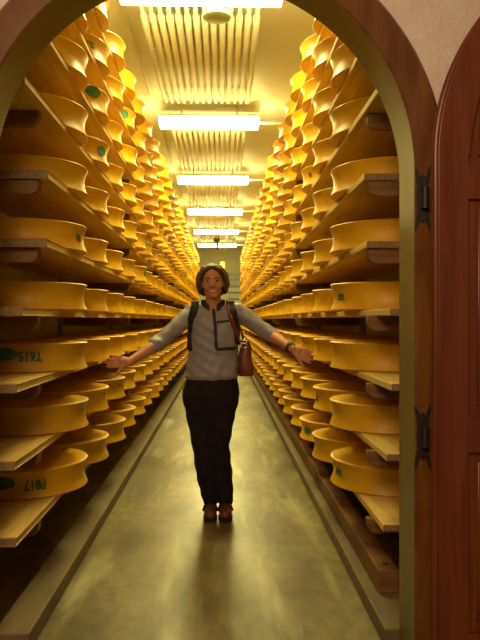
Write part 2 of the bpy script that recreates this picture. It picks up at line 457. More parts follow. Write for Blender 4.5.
def stamp(name, bm, wheel, ang, zc, flip=False, label=None, ink='green_ink'):
    """lay a flat drawing (x right, y up) on the hollow side of a wheel, thin but solid"""
    bmesh.ops.triangulate(bm, faces=bm.faces)
    for _ in range(2):
        es = [e for e in bm.edges if e.calc_length() > .012]
        if es: bmesh.ops.subdivide_edges(bm, edges=es, cuts=1)
        bmesh.ops.triangulate(bm, faces=[f for f in bm.faces if len(f.verts) > 3])
    r = bmesh.ops.extrude_face_region(bm, geom=bm.faces[:])
    top = {g for g in r['geom'] if isinstance(g, bmesh.types.BMVert)}
    for v in list(bm.verts):
        x, y = v.co.x, v.co.y
        if flip: x, y = -x, -y
        z = zc + y
        rr = side_r(min(max((z - .006) / (CH - .012), 0), 1)) + (.0042 if v in top else -.0045)
        th = ang + x / CR
        v.co = (rr * math.cos(th), rr * math.sin(th), z)
    o = from_bm(name, bm, M[ink], wheel)
    if label: o['label'] = label
    return o
def face_angle(wheel_loc, px):
    """angle on the wheel's side which a given column of the photo falls on"""
    d = Vector(((px - 222) / FPX, 1)).normalized(); c = Vector((wheel_loc[0], wheel_loc[1])); r = CR - .02
    b = d.dot(c); disc = max(b * b - c.length_squared + r * r, 0)
    p = d * (b - math.sqrt(disc)) - c
    return math.atan2(p.y, p.x)

cells = []
for s in (-1, 1):
    S = SIDE[s]
    for k in KS:
        for n in range(NCOL):
            y = Z0 + PITCH * n; x = S['front'] + s * CR; zt = T0 + DL * k
            ytop = 320 - (zt - CH - EYE) / (y - .2) * FPX      # bottom edge in the picture
            if ytop < -6: continue
            # arch hides the upper outer ones
            xf = S['front']; t = 2.46 / y
            zx, zz = xf * t, EYE + (zt - CH - EYE) * t
            if zz > SPR and math.hypot(zx - CX, zz - SPR) > R_IN + .02: continue
            cells.append((y, s, k, n, x))
cells.sort()
first, rest = cells[:300], cells[300:]
wheels = {}
for y, s, k, n, x in first:
    S = SIDE[s]
    o = bpy.data.objects.new('round_cheese', random.choice(wmesh)); C.objects.link(o)
    j = .010 if n > 1 else .004
    o.location = (x + random.uniform(-j, j), y + random.uniform(-.006, .006), board_top(k) + .0008)
    wheels[(s, k, n)] = o
    tag(o, 'golden cheese wheel, %s rack, %s shelf, %s from the doorway' % (S['name'], ORD[k + 2], NTH[n]), 'cheese wheel', 'cheese wheels on the %s rack' % S['name'])
bm = bmesh.new()
lo = [(0, 0), (CR - .006, 0), (CR, .008), (side_r(.25), CH * .25), (side_r(.5), CH * .5), (side_r(.75), CH * .75), (CR, CH - .008), (CR - .006, CH), (0, CH)]
for y, s, k, n, x in rest:
    add_lathe(bm, lo, 28, (x + random.uniform(-.012, .012), y, board_top(k) + .0008))
o = from_bm('distant_cheeses', bm, M['rind'], smooth=True, angle=50)
tag(o, 'mass of small golden cheese wheels filling the far ends of both racks', 'cheese wheels', kind='stuff')

# marks printed on the wheels (upside down where the wheel has been turned)
def mark(s, k, n, what, px, zc, size=.05, flip=False, lab=None, w=.11, h=.052):
    o = wheels.get((s, k, n))
    if not o: return
    a = face_angle(o.location, px)
    if what == 'oval': stamp('green_mark', oval(w, h), o, a, zc, label='dark green oval mark')
    else: stamp('lettering', wrap_text(what, size, .85), o, a, zc, flip, label='dark green printed lettering', ink='green_ink' if len(what) > 3 else 'faded_ink')
    if lab: o['label'] = lab
SN = {-1: 'left', 1: 'right'}
mark(-1, 0, 0, 'oval', 7, .088, w=.125, h=.06)
mark(-1, 0, 0, 'T615', 32, .080, .064, True, 'cheese wheel stamped T615 upside down with a green oval, left rack by the doorway')
mark(-1, -2, 0, 'oval', 5, .078, w=.125, h=.06)
mark(-1, -2, 0, 'P817', 37, .066, .062, True, 'cheese wheel stamped P817 upside down with a green oval, left rack lowest shelf')
mark(-1, 5, 1, 'oval', 93, .105, w=.12, h=.06)
mark(-1, 4, 1, 'oval', 102, .075, w=.10, h=.055)
mark(-1, 6, 1, 'T61', 91, .085, .045, True)
mark(-1, 6, 3, 'oval', 124, .085, w=.11, h=.06)
mark(-1, 6, 5, 'oval', 152, .08, w=.09, h=.05)
mark(-1, 2, 0, 'T6', 79, .07, .05, True)
mark(-1, 2, 4, 'oval', 145, .08, w=.08, h=.05)
mark(-1, -1, 2, 'oval', 133, .07, w=.09, h=.05)
mark(1, 1, 0, 'T61', 342, .07, .048, True)
mark(1, -2, 0, 'T61', 340, .075, .048, True)
mark(1, -1, 1, 'T6', 318, .07, .045, True)
mark(1, -2, 2, 'oval', 308, .07, w=.09, h=.05)
mark(1, -1, 4, 'oval', 284, .07, w=.09, h=.05)
mark(1, 4, 2, 'T6', 311, .08, .045, True)
mark(1, 5, 5, 'oval', 286, .08, w=.08, h=.05)

# ------------------------------------------------------------------ ceiling: lights, pipe bundles, small fixtures
LX = -.157
LZ = [4.83] + [8.03 + 3.3 * i for i in range(5)]
for i, y in enumerate(LZ):
    t = empty('ceiling_light', (LX, y, 3.64))
    tag(t, 'glowing fluorescent ceiling light, %s from the doorway above the aisle' % NTH[i], 'ceiling light', 'ceiling lights over the aisle')
    bm = bmesh.new(); add_box(bm, (-.60, -.168, .085), (.60, .168, .110), .008); add_box(bm, (-.36, -.03, .110), (-.33, .03, ZC - 3.64 - .001)); add_box(bm, (.33, -.03, .110), (.36, .03, ZC - 3.64 - .001))
    from_bm('housing', bm, M['housing'], t)
    # wraparound diffuser: rounded section, tapered ends
    bm = bmesh.new(); prof = [(-.165, .085), (-.165, .045)] + [(-.165 + .33 * k / 8, .045 - .045 * math.sin(PI * (k + .0) / 8) ** .3) for k in range(1, 8)] + [(.165, .045), (.165, .085)]
    va = [bm.verts.new((-.605, a, b)) for a, b in prof]; vb = [bm.verts.new((.605, a, b)) for a, b in prof]
    bm.faces.new(va); bm.faces.new(vb[::-1])
    for q in range(len(prof)):
        r = (q + 1) % len(prof); bm.faces.new((va[q], vb[q], vb[r], va[r]))
    from_bm('diffuser', bm, M['diffuser'], t, smooth=True, angle=40)
    bm = bmesh.new(); add_tube(bm, [(.60, .10, .088), (.9, .10, .088), (1.02, .10, .088)], .016, 8)
    from_bm('conduit', bm, M['pipe'], t, smooth=True, angle=40)

NP = 14; PP = .0715
for i in range(5):
    y0 = LZ[i] + .30; y1 = LZ[i + 1] - .52
    t = empty('pipe_bundle', (LX - .02, y0, 3.755))
    tag(t, 'bundle of parallel cream cooling pipes on the ceiling between the %s and %s lights' % (NTH[i], NTH[i + 1]), 'cooling pipes', 'cooling pipe bundles')
    bm = bmesh.new(); L = y1 - y0
    pts = [(0, .06, .105), (0, .02, .09), (0, .0, .05), (0, .02, .012), (0, .06, 0), (0, .20, 0), (0, .21, 0), (0, L * .5, 0), (0, L - .27, 0), (0, L - .26, 0), (0, L - .06, 0), (0, L - .02, .012), (0, L, .05), (0, L - .02, .09), (0, L - .06, .105)]
    add_tube(bm, pts, [.017] * 6 + [.0305] * 3 + [.017] * 6, 12)
    bmesh.ops.recalc_face_normals(bm, faces=bm.faces)
    me = bpy.data.meshes.new('pipe'); bm.to_mesh(me); bm.free(); me.materials.append(M['pipe'])
    me.polygons.foreach_set('use_smooth', [True] * len(me.polygons))
    for q in range(NP):
        o = bpy.data.objects.new('pipe', me); C.objects.link(o); o.parent = t; o.location = ((q - (NP - 1) / 2) * PP, 0, 0)
    for yy in (.45, L - .45):
        bm = bmesh.new(); add_box(bm, (-NP * PP / 2, yy - .02, .0310), (NP * PP / 2, yy + .02, .045))
        for sx in (-1, 1): add_box(bm, (sx * (NP * PP / 2 - .012) - .006, yy - .006, .045), (sx * (NP * PP / 2 - .012) + .006, yy + .006, ZC - 3.755 - .001))
        from_bm('hanger', bm, M['pipe'], t)

t = empty('round_ceiling_fixture', (-.04, 5.12, 3.63))
tag(t, 'grey-green round disc fixture hanging under the cooling pipes', 'ceiling fixture')
bm = bmesh.new(); add_lathe(bm, [(0, 0), (.085, 0), (.112, .012), (.118, .03), (.112, .045), (0, .045)], 40)
from_bm('disc', bm, M['disc'], t, smooth=True, angle=40)
bm = bmesh.new(); add_tube(bm, [(0, 0, .044), (0, 0, .0935)], .03, 16); from_bm('stem', bm, M['disc'], t, smooth=True, angle=40)

t = empty('hanging_bracket', (-.16, 19.7, ZC))
tag(t, 'small dark fixture hanging from the ceiling beyond the last bright light', 'fixture')
bm = bmesh.new(); add_tube(bm, [(0, 0, -.001), (0, 0, -.24), (.02, 0, -.36), (.03, 0, -.50)], [.03, .03, .04, .02], 10); from_bm('stem', bm, M['dark'], t, smooth=True)
bm = bmesh.new(); add_lathe(bm, [(0, -.30), (.07, -.28), (.10, -.22), (.09, -.14), (.03, -.08), (0, -.08)], 20); from_bm('head', bm, M['dark'], t, smooth=True)

t = empty('amber_lamp', (.02, YE - .001, 3.22))
tag(t, 'small glowing amber lamp high on the end wall', 'lamp')
bm = bmesh.new(); add_box(bm, (-.10, -.03, 0), (.10, 0, .30), .01); from_bm('backplate', bm, M['housing'], t)
bm = bmesh.new(); add_box(bm, (-.075, -.10, .03), (.075, -.03, .27), .02); from_bm('lens', bm, M['amber'], t)

t = empty('louvre_unit', (.50, YE - .001, 1.75))
tag(t, 'pale grey slatted ventilation unit on the end wall behind the person', 'ventilation unit')
bm = bmesh.new()
for a, b in (((-.30, -.14, 0), (-.25, 0, 1.36)), ((.25, -.14, 0), (.30, 0, 1.36)), ((-.25, -.14, 1.30), (.25, 0, 1.36)), ((-.25, -.14, 0), (.25, 0, .06)), ((-.25, -.03, .06), (.25, 0, 1.30))): add_box(bm, a, b)
from_bm('casing', bm, M['louvre'], t)
bm = bmesh.new()
for q in range(5):
    z = .16 + q * .245
    vs = [bm.verts.new(p) for p in ((-.249, -.16, z - .06), (.249, -.16, z - .06), (.249, -.05, z + .09), (-.249, -.05, z + .09), (-.249, -.15, z - .075), (.249, -.15, z - .075), (.249, -.04, z + .075), (-.249, -.04, z + .075))]
    for f in ((0, 1, 2, 3), (7, 6, 5, 4), (0, 4, 5, 1), (1, 5, 6, 2), (2, 6, 7, 3), (3, 7, 4, 0)): bm.faces.new([vs[i] for i in f])
from_bm('slats', bm, M['louvre'], t)

# ------------------------------------------------------------------ the person
M['lash'] = plain('dark_lashes', (0.05, 0.022, 0.014), 0.6)
PX, PY = -.05, 4.20
person_T = Matrix.Translation((PX, PY, 0))
def P(x, y, z): return Vector((x - PX, y - PY, z))      # world -> person space

def capsule(bm, p0, r0, p1, r1, flat=None, seg=16):
    """closed tapered limb with round ends; flat=(axis vector, factor) squashes it along a direction"""
    p0 = Vector(p0); p1 = Vector(p1); d = p1 - p0; L = d.length
    d = d / L if L > 1e-6 else Vector((0, 0, 1)); x, y = frame_z(d)
    prof = []
    for k in range(6): t = -PI / 2 + PI / 2 * k / 6; prof.append((r0 * math.cos(t), r0 * math.sin(t)))
    for k in range(7): prof.append((r0 + (r1 - r0) * k / 6, L * k / 6))
    for k in range(1, 7): t = PI / 2 * k / 6; prof.append((r1 * math.cos(t), L + r1 * math.sin(t)))
    rings = []; new = []
    for r, h in prof:
        if r < 1e-6:
            v = bm.verts.new(p0 + d * h); new.append(v); rings.append([v])
        else:
            ring = [bm.verts.new(p0 + d * h + (x * math.cos(2 * PI * k / seg) + y * math.sin(2 * PI * k / seg)) * r) for k in range(seg)]
            new += ring; rings.append(ring)
    for a, b in zip(rings, rings[1:]):
        for k in range(seg):
            k2 = (k + 1) % seg
            if len(a) == 1 and len(b) > 1: bm.faces.new((a[0], b[k2], b[k]))
            elif len(b) == 1 and len(a) > 1: bm.faces.new((a[k], a[k2], b[0]))
            elif len(a) > 1: bm.faces.new((a[k], a[k2], b[k2], b[k]))
    if flat:
        ax = Vector(flat[0]).normalized()
        for v in new:
            q = v.co - p0; v.co -= ax * q.dot(ax) * (1 - flat[1])
    return new

def ell(bm, c, r, rot=None, u=24, v=16):
    g = bmesh.ops.create_uvsphere(bm, u_segments=u, v_segments=v, radius=1.0)
    m = Matrix.Diagonal((*r, 1))
    if rot: m = rot.to_4x4() @ m
    for q in g['verts']: q.co = m @ q.co + Vector(c)
    return g['verts']

def loft(bm, rings, seg=32, power=2.0):
    """rings: (x, y, z, rx, ry) stacked, closed at both ends"""
    R = []
    for x, y, z, rx, ry in rings:
        ring = []
        for k in range(seg):
            t = 2 * PI * k / seg; c, s = math.cos(t), math.sin(t); e = 2 / power
            ring.append(bm.verts.new((x + rx * math.copysign(abs(c) ** e, c), y + ry * math.copysign(abs(s) ** e, s), z)))
        R.append(ring)
    for a, b in zip(R, R[1:]):
        for k in range(seg): bm.faces.new((a[k], a[(k + 1) % seg], b[(k + 1) % seg], b[k]))
    bm.faces.new(R[0][::-1]); bm.faces.new(R[-1])

def fuse(name, bm, mat, parent=None, voxel=.006, smooth=4, wrinkle=None, cut=None):
    """melt overlapping closed pieces into one continuous skin"""
    bmesh.ops.recalc_face_normals(bm, faces=bm.faces)
    me = bpy.data.meshes.new(name); bm.to_mesh(me); bm.free()
    o = bpy.data.objects.new(name, me); C.objects.link(o)
    r = o.modifiers.new('r', 'REMESH'); r.mode = 'VOXEL'; r.voxel_size = voxel
    if smooth:
        s = o.modifiers.new('s', 'SMOOTH'); s.factor = .5; s.iterations = smooth
    dg = bpy.context.evaluated_depsgraph_get(); dg.update()
    m2 = bpy.data.meshes.new_from_object(o.evaluated_get(dg)); m2.name = name
    o.modifiers.clear(); o.data = m2; bpy.data.meshes.remove(me)
    if wrinkle:
        cn_ = [(v.co.copy(), v.normal.copy()) for v in m2.vertices]
        for v, (c_, n_) in zip(m2.vertices, cn_): v.co = wrinkle(c_, n_)
    if cut:
        b2 = bmesh.new(); b2.from_mesh(m2)
        bmesh.ops.delete(b2, geom=[v for v in b2.verts if cut(v.co)], context='VERTS')
        b2.to_mesh(m2); b2.free()
    m2.polygons.foreach_set('use_smooth', [True] * len(m2.polygons))
    m2.materials.clear()
    for m in (mat if isinstance(mat, list) else [mat]): m2.materials.append(m)
    if parent: o.parent = parent
    return o

# joints (world metres)
SHL, SHR = P(-.185, 4.20, 1.315), P(.100, 4.20, 1.318)
ELL_, ELR = P(-.392, 4.09, 1.125), P(.305, 4.14, 1.172)
WRL, WRR = P(-.560, 3.93, 1.008), P(.432, 3.955, 1.085)
HIL, HIR = P(-.158, 4.21, .79), P(.010, 4.21, .79)
KNL, KNR = P(-.122, 4.185, .455), P(-.022, 4.17, .46)
ANL, ANR = P(-.074, 4.20, .075), P(.022, 4.20, .075)
HEAD = P(-.060, 4.175, 1.50)
Hrot = Matrix.Rotation(math.radians(-3), 4, 'Y') @ Matrix.Rotation(math.radians(2), 4, 'X')
def H(x, y, z): return HEAD + (Hrot @ Vector((x, y, z)))
def HR(): return Hrot.to_3x3()

bm = bmesh.new()
# head (built around the point between the ears)
ell(bm, H(0, .012, .035), (.071, .090, .085), HR()); ell(bm, H(0, -.018, -.028), (.052, .070, .066), HR())
ell(bm, H(0, -.010, .000), (.066, .082, .070), HR())
ell(bm, H(0, -.062, -.078), (.026, .024, .022), HR())
for s in (-1, 1):
    ell(bm, H(s * .034, -.056, -.020), (.025, .026, .026), HR()); ell(bm, H(s * .074, .010, -.004), (.012, .022, .032), HR())
    capsule(bm, H(s * .008, -.083, .030), .009, H(s * .048, -.068, .028), .009)
    ell(bm, H(s * .013, -.094, -.024), (.010, .012, .009), HR()); capsule(bm, H(s * .040, -.016, -.056), .017, H(s * .010, -.062, -.080), .018)
capsule(bm, H(0, -.083, .026), .009, H(0, -.103, -.018), .0125)
ell(bm, H(0, -.060, -.050), (.036, .026, .024), HR())
# neck, trunk, limbs
capsule(bm, P(-.055, 4.215, 1.30), .058, H(0, .018, -.05), .047)
loft(bm, [(-.005 + a, b, z, rx, ry) for a, b, z, rx, ry in [(-.02, .0, .74, .14, .095), (-.018, .0, .82, .158, .105), (-.01, .0, .92, .140, .095), (-.005, .0, 1.02, .128, .088), (.003, .0, 1.14, .142, .098), (.006, .0, 1.24, .148, .095), (.006, .005, 1.31, .125, .075), (.004, .01, 1.35, .07, .055)]])
for sh, el, wr in ((SHL, ELL_, WRL), (SHR, ELR, WRR)):
    capsule(bm, sh, .048, el, .037); capsule(bm, el, .038, el.lerp(wr, .35), .036); capsule(bm, el.lerp(wr, .35), .036, wr, .024)
for hi, kn, an in ((HIL, KNL, ANL), (HIR, KNR, ANR)):
    capsule(bm, hi, .080, kn, .053); capsule(bm, kn, .053, kn.lerp(an, .35), .050); capsule(bm, kn.lerp(an, .35), .050, an, .034)
    capsule(bm, an + Vector((0, .01, -.03)), .034, an + Vector((0, -.10, -.045)), .026)
# hands: palm plus five unequal bent fingers
def hand(wr, out, dn, fwd, thumb, lens=(.068, .076, .071, .056)):
    """out: along the hand; dn: from index to little finger; fwd: palm normal (towards what is touched)"""
    out, dn, fwd = out.normalized(), dn.normalized(), fwd.normalized()
    pc = wr + out * .052
    capsule(bm, wr, .024, wr + out * .03, .026, (fwd, .65))
    for q in range(4):
        k = -.030 + .020 * q
        capsule(bm, wr + out * .015 + dn * k * .55, .015, wr + out * (.085 - abs(q - 1.2) * .004) + dn * k, .0125, None)
    for q in range(4):
        k = -.031 + .0205 * q; b = wr + out * (.085 - abs(q - 1.2) * .005) + dn * k
        spread = dn * (q - 1.5) * .07; L = lens[q]
        d1 = (out + spread + fwd * .10).normalized(); d2 = (out + spread + fwd * .42).normalized(); d3 = (out + spread + fwd * .75).normalized()
        a = b + d1 * L * .45; c = a + d2 * L * .32; e = c + d3 * L * .23
        capsule(bm, b, .0098, a, .0092, None, 10); capsule(bm, a, .0092, c, .0084, None, 10); capsule(bm, c, .0084, e, .0074, None, 10)
    t0 = wr + out * .025 - dn * .022
    t1 = t0 + (thumb * .8 + out * .5).normalized() * .042; t2 = t1 + (thumb + out * .45).normalized() * .030; t3 = t2 + (thumb * .8 + out * .8).normalized() * .022
    capsule(bm, t0, .0145, t1, .0115, None, 10); capsule(bm, t1, .0115, t2, .0100, None, 10); capsule(bm, t2, .0100, t3, .0085, None, 10)
# thumbs point down in the photo, so the index side is the lower one
hand(WRL, Vector((-.99, .05, .06)), Vector((.12, .30, .90)), Vector((-.35, .85, .0)), Vector((-.25, -.25, -1)), (.054, .060, .056, .044))
hand(WRR, Vector((.90, -.12, -.42)), Vector((.35, .35, .85)), Vector((.35, .85, -.1)), Vector((.2, -.25, -1)), (.054, .060, .056, .044))
person = fuse('person', bm, [M['skin'], M['lips']], None, .0042, 3)
person.location = (PX, PY, 0)
Hinv = Hrot.inverted()
for p in person.data.polygons:
    q = Hinv @ (p.center - HEAD)
    zc_ = -.052 + .010 * (q.x / .026) ** 2
    if q.y < -.055 and abs(q.z - zc_) < .0085 * (1 - (q.x / .032) ** 2) and abs(q.x) < .030: p.material_index = 1
tag(person, 'smiling person in a grey jacket and black trousers, arms spread to the cheeses', 'person')

def child(name, bm, mat, **k): return from_bm(name, bm, mat, person, smooth=True, **k)
hv = BVHTree.FromPolygons([v.co for v in person.data.vertices], [p.vertices[:] for p in person.data.polygons])
def on_face(x, z, lift=.001):
    a = H(x, -.3, z); hit = hv.ray_cast(a, (H(x, 0, z) - a).normalized()); return hit[0] + hit[1] * lift, hit[1]
bm = bmesh.new(); prev = None
for k in range(13):
    u = -.022 + .044 * k / 12; zc_ = -.0515 + .009 * (u / .026) ** 2; hh_ = .0042 * (1 - (u / .0235) ** 2) + .0004
    (a, na), (b, nb) = on_face(u, zc_ + hh_), on_face(u, zc_ - hh_)
    ring = [bm.verts.new(p) for p in (a, b, b - nb * .004, a - na * .004)]
    if prev:
        for q in range(4): bm.faces.new((prev[q], prev[(q + 1) % 4], ring[(q + 1) % 4], ring[q]))
    else: bm.faces.new(ring)
    prev = ring
bm.faces.new(prev[::-1]); child('teeth', bm, M['teeth'], angle=50)

for s in (-1, 1):
    c0, n0 = on_face(s * .031, .008, -.0035)
    bm = bmesh.new(); ell(bm, c0, (.0125, .0065, .0055), HR()); e = child('eye', bm, M['eye'])
    bm = bmesh.new(); ell(bm, c0 + Vector((0, -.0048, 0)), (.0062, .0026, .0052), HR(), 12, 8); from_bm('iris', bm, M['iris'], e, smooth=True)
    bm = bmesh.new(); add_tube(bm, [c0 + Vector((-.0135, -.0015, .002)), c0 + Vector((-.005, -.0055, .0062)), c0 + Vector((.005, -.0055, .0062)), c0 + Vector((.0135, -.0015, .002))], .0022, 8); from_bm('eyelid', bm, M['lash'], e, smooth=True)
    bm = bmesh.new(); add_tube(bm, [on_face(s * .014, .027)[0], on_face(s * .026, .031)[0], on_face(s * .038, .031)[0], on_face(s * .049, .025)[0]], [.0026, .0034, .0032, .0018], 8); child('eyebrow', bm, M['hair'])

# bobbed hair
bm = bmesh.new()
ell(bm, H(0, .026, .046), (.088, .094, .080), HR()); ell(bm, H(0, .066, -.005), (.084, .050, .078), HR())
for s in (-1, 1):
    ell(bm, H(s * .085, .026, .008), (.020, .052, .058), HR()); capsule(bm, H(s * .090, .010, .0), .018, H(s * .084, .006, -.044), .015)
    capsule(bm, H(s * .012, -.060, .100), .014, H(s * .052, -.058, .078), .013); capsule(bm, H(s * .052, -.058, .078), .013, H(s * .078, -.034, .036), .012)
    capsule(bm, H(s * .078, -.034, .036), .012, H(s * .089, -.010, -.02), .014)
hh = random.Random(3)
for q in range(46):
    t = -PI * .05 + PI * 1.10 * q / 45; c, s_ = math.cos(t), math.sin(t)
    a = H(.055 * c, .024 + .06 * s_, .105); b = H(.092 * c, .022 + .096 * s_, .05); e = H(.101 * c, .016 + .098 * s_, -.005 - hh.random() * .012); f = H(.088 * c, .014 + .084 * s_, -.050 - hh.random() * .014 - .02 * max(0, s_))
    capsule(bm, a, .010, b, .012, None, 8); capsule(bm, b, .012, e, .011, None, 8); capsule(bm, e, .011, f, .007, None, 8)
hair = fuse('hair', bm, M['hair'], person, .0045, 2)
tag(hair, 'brown bobbed hair with a short fringe')

# jacket
bm = bmesh.new()
loft(bm, [(-.005 + a, b, z, rx, ry) for a, b, z, rx, ry in [(-.010, .0, .880, .160, .112), (-.010, -.004, .905, .172, .122), (-.008, -.004, .96, .168, .118), (-.004, .0, 1.03, .160, .112), (.003, .0, 1.12, .162, .116), (.006, .0, 1.20, .166, .116), (.006, .0, 1.27, .166, .106), (.004, .008, 1.315, .130, .080), (.0, .014, 1.340, .070, .058)]], 40)
for sh, el, wr, f in ((SHL, ELL_, WRL, .10), (SHR, ELR, WRR, .02)):
    inn_ = sh + Vector((.07 if sh is SHL else -.07, 0, -.02))
    capsule(bm, inn_, .070, sh, .058); capsule(bm, sh, .058, sh.lerp(el, .5), .053); capsule(bm, sh.lerp(el, .5), .053, el, .047)
    capsule(bm, el, .047, el.lerp(wr, f), .047)
    cu = el.lerp(wr, f); d = (wr - el).normalized(); capsule(bm, cu, .050, cu + d * .012, .049)
def wr_j(co, n):
    f = math.sin(co.z * 95 + co.x * 40 + math.sin(co.y * 30) * 2) * .5 + math.sin(co.z * 37 - co.x * 71) * .5
    return co + n * .0035 * f
jacket = fuse('jacket', bm, M['jacket'], person, .006, 4, wr_j)
tag(jacket, 'grey zip jacket with dark edging and rolled sleeves')
bv = BVHTree.FromPolygons([v.co for v in jacket.data.vertices], [p.vertices[:] for p in jacket.data.polygons])
def on_front(X, z, lift=.003):
    """point of the jacket front under world x, height z"""
    hit = bv.ray_cast(Vector((X - PX, -1.0, z)), Vector((0, 1, 0)))
    return (hit[0] + hit[1] * lift, hit[1]) if hit[0] else (None, None)
def ribbon(name, pts, width, mat, parent, thick=.006, tree=None, n=14):
    P3 = []
    for (x0, z0), (x1, z1) in zip(pts, pts[1:]):
        for k in range(n): P3.append((x0 + (x1 - x0) * k / n, z0 + (z1 - z0) * k / n))
    P3.append(pts[-1]); C3 = []
    for x, z in P3:
        c, nn = on_front(x, z)
        if c is not None: C3.append((c, nn))
    bm = bmesh.new(); prev = None
    for i, (c, nn) in enumerate(C3):
        d = (C3[min(i + 1, len(C3) - 1)][0] - C3[max(i - 1, 0)][0]).normalized(); sd = d.cross(nn).normalized() * width / 2
        ring = [bm.verts.new(c + sd - nn * .006), bm.verts.new(c + sd + nn * thick), bm.verts.new(c - sd + nn * thick), bm.verts.new(c - sd - nn * .006)]
        if prev:
            for k in range(4): bm.faces.new((prev[k], prev[(k + 1) % 4], ring[(k + 1) % 4], ring[k]))
        else: bm.faces.new(ring)
        prev = ring
    bm.faces.new(prev[::-1])
    return from_bm(name, bm, mat, parent, smooth=True, angle=50)
def wx(px): return (px - 222) / 157.0
def wz(py): return EYE + (320 - py) / 157.0
ribbon('zip_edging', [(wx(213), wz(306)), (wx(215), wz(322)), (wx(216.5), wz(349))], .020, M['trim'], jacket, .003)
ribbon('pocket_edging', [(wx(216.5), wz(349)), (wx(235), wz(348))], .019, M['trim'], jacket, .003)
ribbon('pocket_edging', [(wx(217), wz(322)), (wx(229), wz(321))], .012, M['trim'], jacket, .003)
# stand-up collar in the dark edging colour, open at the throat
bm = bmesh.new(); cn = P(-.058, 4.205, 0); rows = []
for k in range(25):
    t = -PI / 2 + math.radians(20) + (2 * PI - math.radians(40)) * k / 24
    col = []
    for rr, z in ((.082, 1.300), (.077, 1.392), (.069, 1.395), (.070, 1.300)):
        drop = .042 * max(0, -math.sin(t)) ** 3
        col.append(bm.verts.new((cn.x + rr * math.cos(t), cn.y + rr * .95 * math.sin(t), z - drop)))
    rows.append(col)
for a, b in zip(rows, rows[1:]):
    for k in range(4): bm.faces.new((a[k], b[k], b[(k + 1) % 4], a[(k + 1) % 4]))
bm.faces.new(rows[0]); bm.faces.new(rows[-1][::-1])
from_bm('collar', bm, M['trim'], jacket, smooth=True, angle=50)

# trousers and shoes
bm = bmesh.new()
loft(bm, [(-.024, 0, .58, .130, .085), (-.022, 0, .66, .160, .100), (-.022, 0, .73, .180, .116), (-.022, 0, .79, .187, .122), (-.016, 0, .86, .170, .116), (-.010, 0, .905, .156, .108)], 36)
for hi, kn, an in ((HIL, KNL, ANL), (HIR, KNR, ANR)):
    capsule(bm, hi, .100, hi.lerp(kn, .5), .086); capsule(bm, hi.lerp(kn, .5), .086, kn, .070); capsule(bm, kn, .070, kn.lerp(an, .5), .068); capsule(bm, kn.lerp(an, .5), .068, an + Vector((0, .0, .035)), .054)
def wr_t(co, n): return co + n * .0026 * math.sin(co.z * 55 + math.sin(co.x * 40) * 2) * (1 if co.z < .7 else .3)
tr = fuse('trousers', bm, M['trousers'], person, .006, 9, wr_t)
for an in (ANL, ANR):
    bm = bmesh.new(); x, y = an.x, an.y
    capsule(bm, (x, y + .03, .055), .040, (x, y - .04, .052), .041); capsule(bm, (x, y - .04, .048), .044, (x, y - .115, .040), .038, ((0, 0, 1), .85)); capsule(bm, (x, y + .02, .06), .042, (x, y + .01, .10), .040)
    sh = fuse('shoe', bm, M['shoe'], person, .004, 3, None)
    for v in sh.data.vertices: v.co.z = max(v.co.z, .012)
    bm = bmesh.new(); pr = []
    for k in range(28):
        t = 2 * PI * k / 28; wy = -.045 + .118 * math.sin(t); w_ = .046 if wy < -.03 else .041
        pr.append((x + w_ * math.cos(t), y + wy))
    va = [bm.verts.new((a, b, .0005)) for a, b in pr]; vb = [bm.verts.new((a, b, .018)) for a, b in pr]
    bm.faces.new(va[::-1]); bm.faces.new(vb)
    for k in range(28): bm.faces.new((va[k], va[(k + 1) % 28], vb[(k + 1) % 28], vb[k]))
    from_bm('sole', bm, M['sole'], sh)
    bm = bmesh.new(); add_tube(bm, [(x - .046, y - .035, .045), (x - .036, y - .055, .078), (x, y - .062, .090), (x + .036, y - .055, .078), (x + .046, y - .035, .045)], .008, 8)
    from_bm('shoe_strap', bm, M['sole'], sh, smooth=True)

# wristwatch
d = (WRR - ELR).normalized(); wc = ELR.lerp(WRR, .90); x_, y_ = frame_z(d)
bm = bmesh.new(); rows = []
for k in range(24):
    t = 2 * PI * k / 24; dr = x_ * math.cos(t) + y_ * math.sin(t)
    rows.append([bm.verts.new(wc + dr * r + d * h) for r, h in ((.0285, -.009), (.0315, -.009), (.0315, .009), (.0285, .009))])
for a, b in zip(rows, rows[1:] + rows[:1]):
    for k in range(4): bm.faces.new((a[k], b[k], b[(k + 1) % 4], a[(k + 1) % 4]))
wt = child('wristwatch', bm, M['strap'], angle=40)
bm = bmesh.new(); n_ = (Vector((0, -1, .6)) - d * d.dot(Vector((0, -1, .6)))).normalized(); add_tube(bm, [wc + n_ * .029, wc + n_ * .036], .012, 16); from_bm('watch_case', bm, M['sole'], wt)

